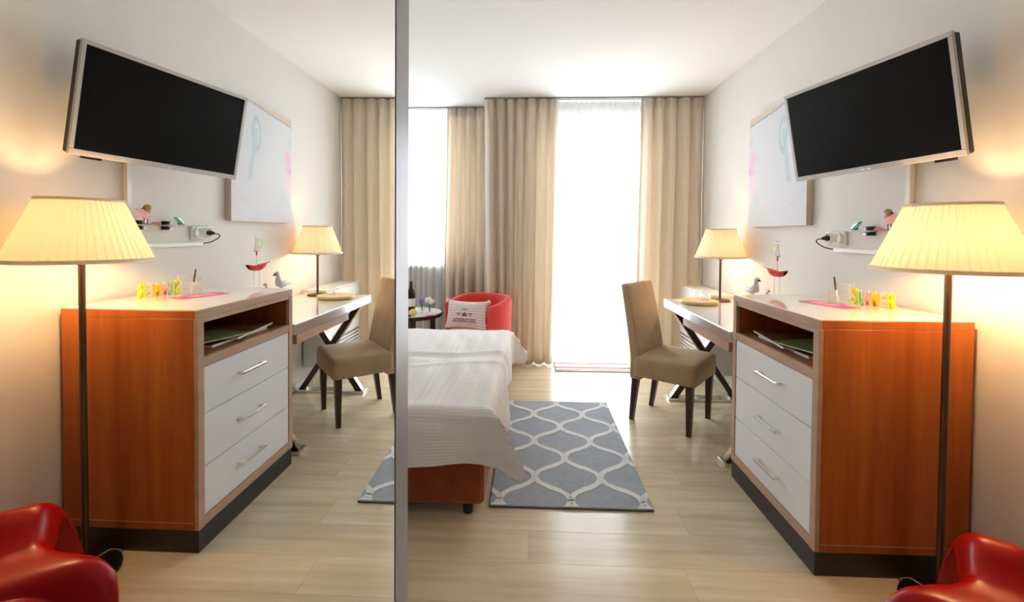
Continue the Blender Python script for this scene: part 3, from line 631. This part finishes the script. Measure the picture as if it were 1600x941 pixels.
# ------------------------------------------------------------------ dining chair at the desk
def make_chair(loc, rz, label):
    """local: +x forward, z up"""
    t = thing('dining_chair', label, 'chair', loc, rz)
    def fold(a, b):   # seat cushion: rounded box
        pass
    w, d = .225, .225
    def rsec(hx, hy, r, z, cx):
        out = []
        for (qx, qy, a0) in ((hx - r, hy - r, 0), (-hx + r, hy - r, 90), (-hx + r, -hy + r, 180), (hx - r, -hy + r, 270)):
            for k in range(6): a = radians(a0 + 18 * k); out.append((cx + qx + r * cos(a), qy + r * sin(a), z))
        return out
    seat = MB(); lvl = ((.322, .0, .03), (.330, .006, .03), (.38, .008, .03), (.435, .007, .03), (.452, .002, .031), (.460, -.010, .034), (.464, -.03, .04), (.466, -.10, .06)); n = 24; vs = []
    for z, o, r in lvl: vs += rsec(.198 + o, .218 + o, r, z, .035)
    K = len(lvl); seat.add(vs, [(k * n + i, k * n + (i + 1) % n, (k + 1) * n + (i + 1) % n, (k + 1) * n + i) for k in range(K - 1) for i in range(n)], True)
    seat.add(vs, [tuple(range(n - 1, -1, -1)), tuple(range((K - 1) * n, K * n))])
    obj('seat', seat, 'suede', t, True)
    def sect(hx, hy, r):
        out = []
        for (cx, cy, a0) in ((hx - r, hy - r, 0), (-hx + r, hy - r, 90), (-hx + r, -hy + r, 180), (hx - r, -hy + r, 270)):
            for k in range(5): a = radians(a0 + 22.5 * k); out.append((cx + r * cos(a), cy + r * sin(a)))
        return out
    m = MB(); lv = [(0, 0.)] + [(k / 14, 0.) for k in range(15)] + [(1, .006), (1, .012)]; n = 20; vs = []
    for b, up in lv:
        z = lerp(.30, .925, b) + up; lean = -.165 - .112 * max(0, b - .18) ** 1.2; tk = lerp(.040, .027, b) - up * .7; hw = .212 - .006 * b - up * .8
        vs += [(lean + p[0], p[1], z) for p in sect(tk, hw, .014)]
    K = len(lv); m.add(vs, [(k * n + i, k * n + (i + 1) % n, (k + 1) * n + (i + 1) % n, (k + 1) * n + i) for k in range(K - 1) for i in range(n)], True)
    m.add(vs, [tuple(range(n - 1, -1, -1)), tuple(range((K - 1) * n, K * n))])
    obj('backrest', m, 'suede', t, True)
    def leg(x0, y0, x1, y1, zt, a, b):
        q = MB(); vs = []
        for (x, y, z, h) in ((x0, y0, 0, a), (x1, y1, zt, b)): vs += [(x - h, y - h, z), (x + h, y - h, z), (x + h, y + h, z), (x - h, y + h, z)]
        q.add(vs, [(3, 2, 1, 0), (4, 5, 6, 7)] + [(i, (i + 1) % 4, 4 + (i + 1) % 4, 4 + i) for i in range(4)]); return q
    for s in (-1, 1):
        obj('leg', leg(.195, s * .19, .200, s * .195, .325, .014, .022), 'wenge', t, True)
        obj('leg', leg(-.205, s * .165, -.165, s * .185, .31, .014, .022), 'wenge', t, True)
    return t
CHX, CHY, CHA = .972, 3.165, -.66
make_chair((CHX, CHY, 0), CHA, 'tan suede dining chair with dark legs standing at the desk')

# ------------------------------------------------------------------ bed
BX0, BX1, BY0, BY1, BT = -2.25, -.205, 2.02, 3.60, .505
bed = thing('bed', 'rust brown upholstered bed base with black feet and mattress', 'bed', ((BX0 + BX1) / 2, (BY0 + BY1) / 2, 0))
obj('bed_base', B((BX0, BY0, .045), (BX1, BY1, .27), .018), 'rust_fabric', bed)
obj('mattress', B((BX0, BY0 + .005, .272), (BX1 - .005, BY1 - .005, BT - .034), .03), 'mattress', bed)
for x in (BX0 + .08, BX1 - .075):
    for yy in (BY0 + .035, BY1 - .06): obj('foot', MB().cyl((x, yy, 0), (x, yy, .0455), .022, .026, 14), 'black_plastic', bed)
def drape(px, py):
    """flat cloth point -> draped over the mattress; px>BX1 / py<BY0 / py>BY1 hang"""
    ex = max(0., px - BX1); ey = max(0., BY0 - py, py - BY1); sy = -1 if py < (BY0 + BY1) / 2 else 1
    x = min(px, BX1); yb = min(max(py, BY0), BY1); r = .045
    def hang(e):
        if e <= 0: return 0., 0.
        L_ = r * pi / 2
        if e < L_: return r * sin(e / r), r * (1 - cos(e / r))
        return r + .02 * (e - L_), r + (e - L_)
    ox, dzx = hang(ex); oy, dzy = hang(ey); dz = max(dzx, dzy); mn = min(ex, ey)
    if ex > 0 and ey > 0:
        dz = hang(max(ex, ey) + .10 * mn)[1]
        fl = .78 * mn; ox += fl * .8; oy += fl * .45
    else:
        k = .012 * sin(px * 9 + py * 3); ox += (k + .012) * sst(.06, .12, ex); oy += (.012 + .012 * sin(px * 11 + 1.)) * sst(.06, .12, ey)
        ox += .02 * sin(py * 8 + .6) * sst(.05, .3, ex)
    z = BT - dz + .005 * sin(px * 6 + 1.3) * sin(py * 7) + .003 * sin(px * 17 - py * 11)
    z += .012 * exp(-((py - 2.98 - .10 * sin(px * 2.2)) / .030) ** 2) - .007 * exp(-((py - 2.90 - .10 * sin(px * 2.2)) / .04) ** 2)
    z += .008 * exp(-((py - 2.62 - .25 * (px + .6)) / .035) ** 2) * sst(-1.2, -.5, px)
    return (x + ox, yb + sy * oy, max(z, .05))
DNX = .30; DNY = .285
g = MB(); NX, NY = 76, 620; RIB = .0145
def dp(a, b):
    px = lerp(BX0, BX1 + DNX, a); py = lerp(BY0 - DNY - .02 * sin(px * 5), BY1 + DNY, b)
    ex = max(0., px - BX1); ey = max(0., BY0 - py, py - BY1); rr = sqrt(ex * ex + ey * ey); lim = .345
    if ex > 0 and ey > 0 and rr > lim: px = BX1 + ex * lim / rr; py = BY0 - ey * lim / rr if py < BY0 else BY1 + ey * lim / rr
    rb = .003 * (.5 + .5 * sin(2 * pi * (py + .004 * sin(px * 13) + .003 * sin(px * 31 + py * 9)) / RIB)) * (.75 + .25 * sin(px * 140))
    p = drape(px, py)
    if ey > .05 and ex <= 0.05: return (p[0], p[1] + (rb if py > BY1 else -rb), p[2])
    return (p[0] + (rb if ex > .05 else 0), p[1], p[2] + rb)
g.grid(dp, NX, NY)
bs = obj('bedspread', g, 'bedspread'); tag(bs, 'white ribbed bedspread draped over the bed, corners hanging', 'bedspread')
md = bs.modifiers.new('thick', 'SOLIDIFY'); md.thickness = .004; md.offset = 1

# ------------------------------------------------------------------ rug
RX0, RX1, RY0, RY1 = -.185, .577, 2.09, 3.425; RT = .012
rg = thing('trellis_rug', 'grey rug with cream trellis pattern lying beside the bed', 'rug', ((RX0 + RX1) / 2, (RY0 + RY1) / 2, 0))
obj('pile', B((RX0, RY0, .003), (RX1, RY1, RT), .003), 'rug_grey', rg)
obj('backing', B((RX0 + .001, RY0 + .001, 0), (RX1 - .001, RY1 - .001, .0028)), 'rug_side', rg)
PX, PY = .340, .415     # lattice period
def ogee(t):            # half-width profile between two junctions, t 0..1 along y (0 and 1 = junction)
    s = t if t < .5 else 1 - t; s *= 2      # 0 at junction, 1 at the belly
    pts = ((0, .0), (.15, .007), (.28, .024), (.37, .050), (.42, .056), (.46, .082), (.60, .120), (.75, .149), (.88, .163), (1., .168))
    for (a, b), (c, d) in zip(pts, pts[1:]):
        if s <= c: return lerp(b, d, (s - a) / (c - a))
    return pts[-1][1]
def clip_poly(poly, x0, x1, y0, y1):
    for ax, lim, sg in ((0, x0, 1), (0, x1, -1), (1, y0, 1), (1, y1, -1)):
        out = []
        for i in range(len(poly)):
            p, q = poly[i], poly[(i + 1) % len(poly)]; a = (p[ax] - lim) * sg; b = (q[ax] - lim) * sg
            if a >= 0: out.append(p)
            if a * b < 0: t = a / (a - b); out.append((lerp(p[0], q[0], t), lerp(p[1], q[1], t)))
        poly = out
        if len(poly) < 3: return None
    return poly
LX = RX0 + .385; LY = RY0 + .052 - PY        # a junction point
for i in range(-4, 5):
    for j in range(-2, 9):
        cx = LX + i * PX / 2; cy = LY + j * PY / 2
        if (i + j) % 2: continue
        for s in (-1, 1):       # one ogee strand up each side of the cell that starts at this junction
            m = MB(); K = 32; any_ = False; wv = .0145
            for k in range(K):
                ta, tb_ = k / K, (k + 1) / K; xa = cx + s * ogee(ta); xb = cx + s * ogee(tb_); ya = cy + ta * PY; yb = cy + tb_ * PY
                d = Vector((xb - xa, yb - ya)); d.normalize(); nx, ny = -d.y * wv, d.x * wv; ex, ey = d.x * .004, d.y * .004
                q = clip_poly([(xa - ex + nx, ya - ey + ny), (xa - ex - nx, ya - ey - ny), (xb + ex - nx, yb + ey - ny), (xb + ex + nx, yb + ey + ny)], RX0 + .001, RX1 - .001, RY0 + .001, RY1 - .001)
                if q:
                    zt = RT + .0016 + .00008 * (k % 3) + .0002 * (s > 0); n = len(q)
                    ar = sum(q[a][0] * q[(a + 1) % n][1] - q[(a + 1) % n][0] * q[a][1] for a in range(n))
                    if ar < 0: q = q[::-1]
                    m.add([(p[0], p[1], zt) for p in q] + [(p[0], p[1], RT - .001) for p in q], [tuple(range(n))] + [(n + a, n + (a + 1) % n, (a + 1) % n, a) for a in range(n)]); any_ = True
            if any_: obj('trellis_strand', m, 'rug_cream', rg)
# ------------------------------------------------------------------ door mat
dm = thing('door_mat', 'pale striped mat in front of the balcony door', 'mat', (.59, 4.38, 0))
obj('mat_base', B((.235, 4.215, 0), (.95, 4.56, .008), .002), 'mat_cream', dm)
for (a, b, m) in ((4.216, 4.226, 'mat_grey'), (4.246, 4.268, 'mat_pink'), (4.302, 4.345, 'mat_pink'), (4.45, 4.48, 'mat_pink')): obj('stripe', B((.237, a, .0075), (.948, b, .0092)), m, dm)
for x in (.2355, .9425): obj('edge_binding', B((x, 4.228, .0075), (x + .007, 4.559, .0094)), 'mat_grey', dm)

# ------------------------------------------------------------------ curtains
def curtain(name, label, x0, x1, y, z0, z1, folds, amp, m, seed, flare=0., head=.085, cat='curtain', grp=None, xb0=None, xb1=None):
    rnd = random.Random(seed); ph = [rnd.uniform(-.9, .9) for _ in range(folds + 2)]; am = [rnd.uniform(.65, 1.25) for _ in range(folds + 2)]
    xb0 = x0 if xb0 is None else xb0; xb1 = x1 if xb1 is None else xb1
    NU = folds * 14; NV = 26
    def fn(a, b):
        z = lerp(z1, z0, b); d = (z1 - z); k = a * folds; i = int(min(k, folds - 1e-6)); fr = k - i
        A = amp * lerp(am[i], am[i + 1], fr); h = sst(0, head * 2.2, d)
        kk = k + .12 * sin(1.3 * k + seed) + .02 * sin(1.5 * d + k); s = 1 - 2 * abs(sin(pi * kk)) ** .8; s2 = s
        pin = .55 * sin(4 * pi * k + 1.) * .018
        yy = y + lerp(pin + .012 * s, A * s2, h) + .006 * sin(3 * d + k)
        u = a + .004 * sin(1.1 * d + k * .9) * h
        return (lerp(lerp(x0, x1, u), lerp(xb0, xb1, u), b ** 1.2), yy, z)
    t = thing(name, label, cat, ((x0 + x1) / 2, y, z0), 0, grp)
    o = obj('drape', MB().grid(fn, NU, NV), m, t); md = o.modifiers.new('thick', 'SOLIDIFY'); md.thickness = .0025 if m == 'curtain' else .0008
    if m == 'curtain':
        def hd(a, b):
            p = fn(a, 0); q = fn(a, head / (z1 - z0)); return (lerp(p[0], q[0], b), min(p[1], q[1]) - .004 - .003 * abs(sin(2 * pi * folds * a)), lerp(z1 - .002, z1 - head, b))
        obj('heading_tape', MB().grid(hd, NU, 3), m, t)
    return t
ZK = ZC - .013
curtain('curtain', 'beige pleated curtain hanging between the window and the balcony door', -.455, .262, 4.44, .012, ZK, 7, .055, 'curtain', 3, grp='beige curtains', xb0=-.42, xb1=.215)
curtain('curtain', 'beige pleated curtain at the right wall behind the desk chair', 1.055, 1.637, 4.44, .012, ZK, 5, .055, 'curtain', 11, grp='beige curtains', xb0=1.0, xb1=1.637)
curtain('curtain', 'beige pleated curtain in the recess right behind the red armchair', -.875, -.476, 4.75, .012, ZK, 4, .050, 'curtain', 5, grp='beige curtains', xb0=-.93, xb1=-.478)
curtain('sheer_curtain', 'white sheer curtain across the balcony door', .0, 1.32, 4.545, .02, ZK, 20, .020, 'sheer', 21, cat='curtain', grp='white sheers')
curtain('sheer_curtain', 'white sheer curtain across the recessed window behind the round table', -2.3, -.56, 4.85, .05, ZK, 26, .020, 'sheer', 22, cat='curtain', grp='white sheers')

# ------------------------------------------------------------------ red tub armchair with cushion
AC = (-.475, 4.06); AR = radians(-128)     # local +x = forward
ar_ = thing('tub_armchair', 'red upholstered tub armchair by the beige curtains', 'armchair', (AC[0], AC[1], 0), AR)
def wrap(a, b):     # outer/inner wall of the wrap-around back, a along the horseshoe, b around the section
    th = lerp(-115, 115, a); tr = radians(th); R_ = .27; fx = -cos(tr) * R_ * 1.0; fy = sin(tr) * R_
    e = abs(th) / 115.; zt = lerp(.715, .665, sst(.45, 1., e)); zb = .16
    ang = 2 * pi * b; hx = .036 * math.copysign(abs(cos(ang)) ** .4, cos(ang)); hz = math.copysign(abs(sin(ang)) ** .35, sin(ang))
    z = lerp(zb, zt, (hz + 1) / 2); out = .03 * (z - .4)
    nx, ny = -cos(tr), sin(tr); return (fx + nx * (hx + out), fy + ny * (hx + out), z)
m = MB().grid(lambda a, b: wrap(b, a), 28, 36, True, True)
for e in (0, 1): m.add([wrap(e, i / 28) for i in range(28)], [tuple(range(28)) if e else tuple(range(27, -1, -1))])
obj('back_shell', m, 'red_fabric', ar_, True)
st_ = MB().lathe([(0, .16), (.235, .16), (.247, .19), (.247, .37), (.235, .41), (.20, .43), (0, .437)], (0, 0, 0), 40)
for v in st_.v:
    if v.x > 0: v.x *= 1.28
obj('seat', st_, 'red_fabric', ar_, True)
for (x, y) in ((.2, .15), (.2, -.15), (-.17, .15), (-.17, -.15)): obj('leg', MB().cyl((x, y, 0), (x, y, .162), .014, .02, 12), 'wenge', ar_, True)
# cushion
cu = thing('cushion', 'striped pale pink cushion with red lettering leaning in the red armchair', 'cushion', (-.545, 3.885, .445))
cw, chh, ct = .185, .118, .055
CM = Matrix.Translation((-.545, 3.885, .578)) @ Matrix.Rotation(radians(-10), 4, 'Z') @ Matrix.Rotation(radians(-7), 4, 'Y') @ Matrix.Rotation(radians(72), 4, 'X') @ Matrix.Rotation(radians(-8), 4, 'Z')
def puff(x, y): return ct * max(0., (1 - abs(x / cw) ** 2.6)) ** .55 * max(0., (1 - abs(y / chh) ** 2.6)) ** .55
def cface(s):
    def fn(a, b):
        x = lerp(-cw, cw, a); y = lerp(-chh, chh, b); k = 1 - .05 * (abs(x / cw) ** 2) * (abs(y / chh) < .98); k2 = 1 - .05 * (1 - abs(x / cw) ** 2)
        return CM @ Vector((x * (1 - .06 * (1 - (y / chh) ** 2)), y * k2 * (1 + .08 * (x / cw) ** 2), s * puff(x, y)))
    return fn
m = MB(); nA, nB = 44, 40; m.grid(cface(1), nA, nB); k0 = len(m.v); m.grid(cface(-1), nA, nB); m.f = [f if i < nA * nB else f[::-1] for i, f in enumerate(m.f)]
cc = []
for s in (0, 1):
    for j in range(nB + 1):
        for i in range(nA + 1):
            st = (sin(j / nB * 2 * pi * 10) > .2); cc.append((.66, .47, .45) if st else (.80, .70, .66))
obj('cover', m, 'cushion_print', cu, cols=cc)
def on_cushion(mb, m, name, sx, oy, par, ox=0.):
    mb.v = [CM @ Vector((v.x * sx + ox, v.y + oy, puff((v.x * sx + ox), v.y + oy) + .0022 + v.z)) for v in mb.v]; return obj(name, mb, m, par)
on_cushion(text_mesh('ADVENTURE', .052, .0005, .0006), 'print_red', 'lettering', .72, -.072, cu)
em = MB()
for (x, y, w, h) in ((0, -.008, .020, .012), (0, .008, .008, .006), (-.052, .004, .018, .004), (.052, .004, .018, .004), (0, .040, .022, .0035), (-.052, -.008, .012, .003), (.052, -.008, .012, .003)): em.box((x - w, y - h, 0), (x + w, y + h, .0006))
on_cushion(em, 'print_red', 'emblem', 1., .0, cu)
for (x, y) in ((-cw, chh), (cw, chh)):
    q = MB()
    for k in range(7): a = k * .9; q.ball((x + .012 * cos(a) - .004 * (x < 0), y + .012 * sin(a), .008 * sin(2 * a)), .0085, 8, 6)
    q.v = [CM @ v for v in q.v]; obj('tassel', q, 'flower_white', cu)

# ------------------------------------------------------------------ round side table with bottle and flowers
RTC = (-1.10, 4.14); TZ = .553
rt2 = thing('round_table', 'round side table with white top and black rim beside the red armchair', 'table', (RTC[0], RTC[1], 0))
obj('tabletop', MB().lathe([(0, TZ - .028), (.284, TZ - .028), (.284, TZ), (0, TZ)], (RTC[0], RTC[1], 0), 56, False), 'white_gloss', rt2)
obj('rim', MB().lathe([(.285, TZ - .034), (.296, TZ - .032), (.297, TZ - .004), (.292, TZ + .001), (.285, TZ + .001)], (RTC[0], RTC[1], 0), 56), 'table_dark', rt2)
for k in range(4):
    a = radians(20 + 90 * k); c_, s_ = cos(a), sin(a); p = Vector((RTC[0] + .20 * c_, RTC[1] + .20 * s_, 0))
    obj('leg', MB().box((-.024, -.024, 0), (.024, .024, TZ - .029), .003, Matrix.Translation(p) @ Matrix.Rotation(a, 4, 'Z')), 'wenge', rt2)
def at_t(px, y=4.1): return ((px - 829.) / 711.8 * y + 0., y)
bt = thing('wine_bottle', 'dark wine bottle standing on the round table by the mirror edge', 'bottle', (-1.085, 4.10, TZ + .001))
obj('bottle_glass', MB().lathe([(0, 0), (.036, 0), (.038, .006), (.038, .17), (.032, .20), (.016, .225), (.014, .29), (0, .29)], (-1.085, 4.10, TZ + .001), 28), 'bottle_dark', bt)
obj('label_band', MB().lathe([(.0384, .06), (.0386, .062), (.0386, .13), (.0384, .132)], (-1.085, 4.10, TZ + .001), 28), 'paper', bt)
def jar(label, x, y, h, fm, n, sp, fr):
    t = thing('flower_jar', label, 'vase', (x, y, TZ + .001), 0, 'flower jars on the round table')
    obj('jar_glass', MB().lathe([(0, 0), (.024, 0), (.026, .004), (.026, h)], (x, y, TZ + .0015), 20), 'glass', t)
    r = random.Random(int(x * 1000)); k = 0
    for i in range(n):
        a = 2 * pi * i / n; dx, dy = sp * cos(a) * r.uniform(.3, 1), sp * sin(a) * r.uniform(.3, 1); z = TZ + h + r.uniform(.02, .06)
        s = obj('stem', MB().tube([(x + dx * .1, y + dy * .1, TZ + .012), (x + dx * .3, y + dy * .3, TZ + h), (x + dx, y + dy, z)], .0018, 6), 'stem_green', t)
        q = MB().ball((x + dx, y + dy, z), fr, 10, 7)
        for v in q.v: v += Vector((sin(v.x * 900 + i), sin(v.y * 800), sin(v.z * 850))) * fr * .22
        obj('blossom', q, fm, s)
jar('clear jar with white blossoms on the round table', -.915, 4.10, .07, 'flower_white', 7, .045, .019)
jar('clear jar with purple blossoms on the round table', -.995, 4.14, .07, 'flower_purple', 6, .03, .014)
lm = thing('lemon', 'yellow lemon lying on the round table in front of the bottle', 'fruit', (-1.03, 3.96, TZ + .001))
obj('fruit_body', MB().tube([(-1.07, 3.96, TZ + .03), (-1.062, 3.96, TZ + .03), (-1.045, 3.96, TZ + .03), (-1.025, 3.96, TZ + .03), (-1.005, 3.96, TZ + .03), (-.992, 3.96, TZ + .03)], [.003, .012, .025, .028, .022, .004], 14), 'lemon', lm)
tag(obj('pink_note', MB().box((-.045, -.03, 0), (.045, .03, .002), 0, Matrix.Translation((-.88, 3.99, TZ + .0015)) @ Matrix.Rotation(.3, 4, 'Z')), 'pink_card'), 'small pink card lying near the edge of the round table', 'card')
tag(obj('dark_berry', MB().ball((-1.045, 3.885, TZ + .0125), (.018, .014, .0115)), 'berry'), 'small dark red sweet on the front of the round table', 'sweet')

# ------------------------------------------------------------------ red moulded child's seat at the right
RO = Vector((1.0, 1.232, 0)); RS = Vector((.79, -.61, 0)); RB = Vector((.61, .79, 0)); RWD = .40
def interp(x, xs, ys):
    if x <= xs[0]: return ys[0]
    for a, b, c, d in zip(xs, xs[1:], ys, ys[1:]):
        if x <= b: return c + (d - c) * sst(0, 1, (x - a) / (b - a)) * .5 + (d - c) * (x - a) / (b - a) * .5
    return ys[-1]
def rz_prof(b):     # profile: list of (depth b, z)
    pts = ((-.055, .0), (-.052, .10), (-.045, .22), (-.030, .295), (-.010, .330), (.012, .344), (.05, .349), (.09, .352), (.13, .363), (.165, .390), (.195, .420), (.225, .435), (.255, .430), (.295, .395), (.34, .33), (.38, .23), (.40, .11), (.41, .0))
    k = b * (len(pts) - 1); i = min(int(k), len(pts) - 2); f_ = k - i
    def cr(q):
        p0, p1, p2, p3 = pts[max(i - 1, 0)][q], pts[i][q], pts[i + 1][q], pts[min(i + 2, len(pts) - 1)][q]
        return .5 * ((2 * p1) + (-p0 + p2) * f_ + (2 * p0 - 5 * p1 + 4 * p2 - p3) * f_ ** 2 + (-p0 + 3 * p1 - 3 * p2 + p3) * f_ ** 3)
    return cr(0), cr(1)
def rs_pt(a, b):
    d, z = rz_prof(b)
    a0 = interp(d, (-.06, -.03, 0, .03, .06, .10, .14, .2, .42), (-.05, -.05, -.045, -.03, .01, .075, .118, .115, .09)); a1 = RWD - a0
    s = lerp(a0, a1, a); e = abs(2 * a - 1); k = sst(.08, .2, d) * sst(.0, .25, z)
    z -= (.085 * e ** 4.5 * k + .07 * e ** 8 * (1 - sst(.08, .2, d)) * sst(.15, .3, z)); d += .045 * e ** 4 * k
    if d < 0 and abs(a - .5) < .36: z = max(z, .314 * (1 - (abs(a - .5) / .36) ** 2.5) ** .4)     # arched opening under the lip
    return RO + RS * s + RB * d + Vector((0, 0, max(z, 0)))
NA, NBb = 36, 68; m = MB(); full = MB().grid(rs_pt, NA, NBb)
m = full
rs_ = obj('moulded_seat', m, 'red_plastic'); tag(rs_, 'glossy red moulded plastic child seat beside the floor lamp', 'seat')
md = rs_.modifiers.new('thick', 'SOLIDIFY'); md.thickness = .012; md.offset = -1
md = rs_.modifiers.new('soft', 'SUBSURF'); md.levels = 1; md.render_levels = 1
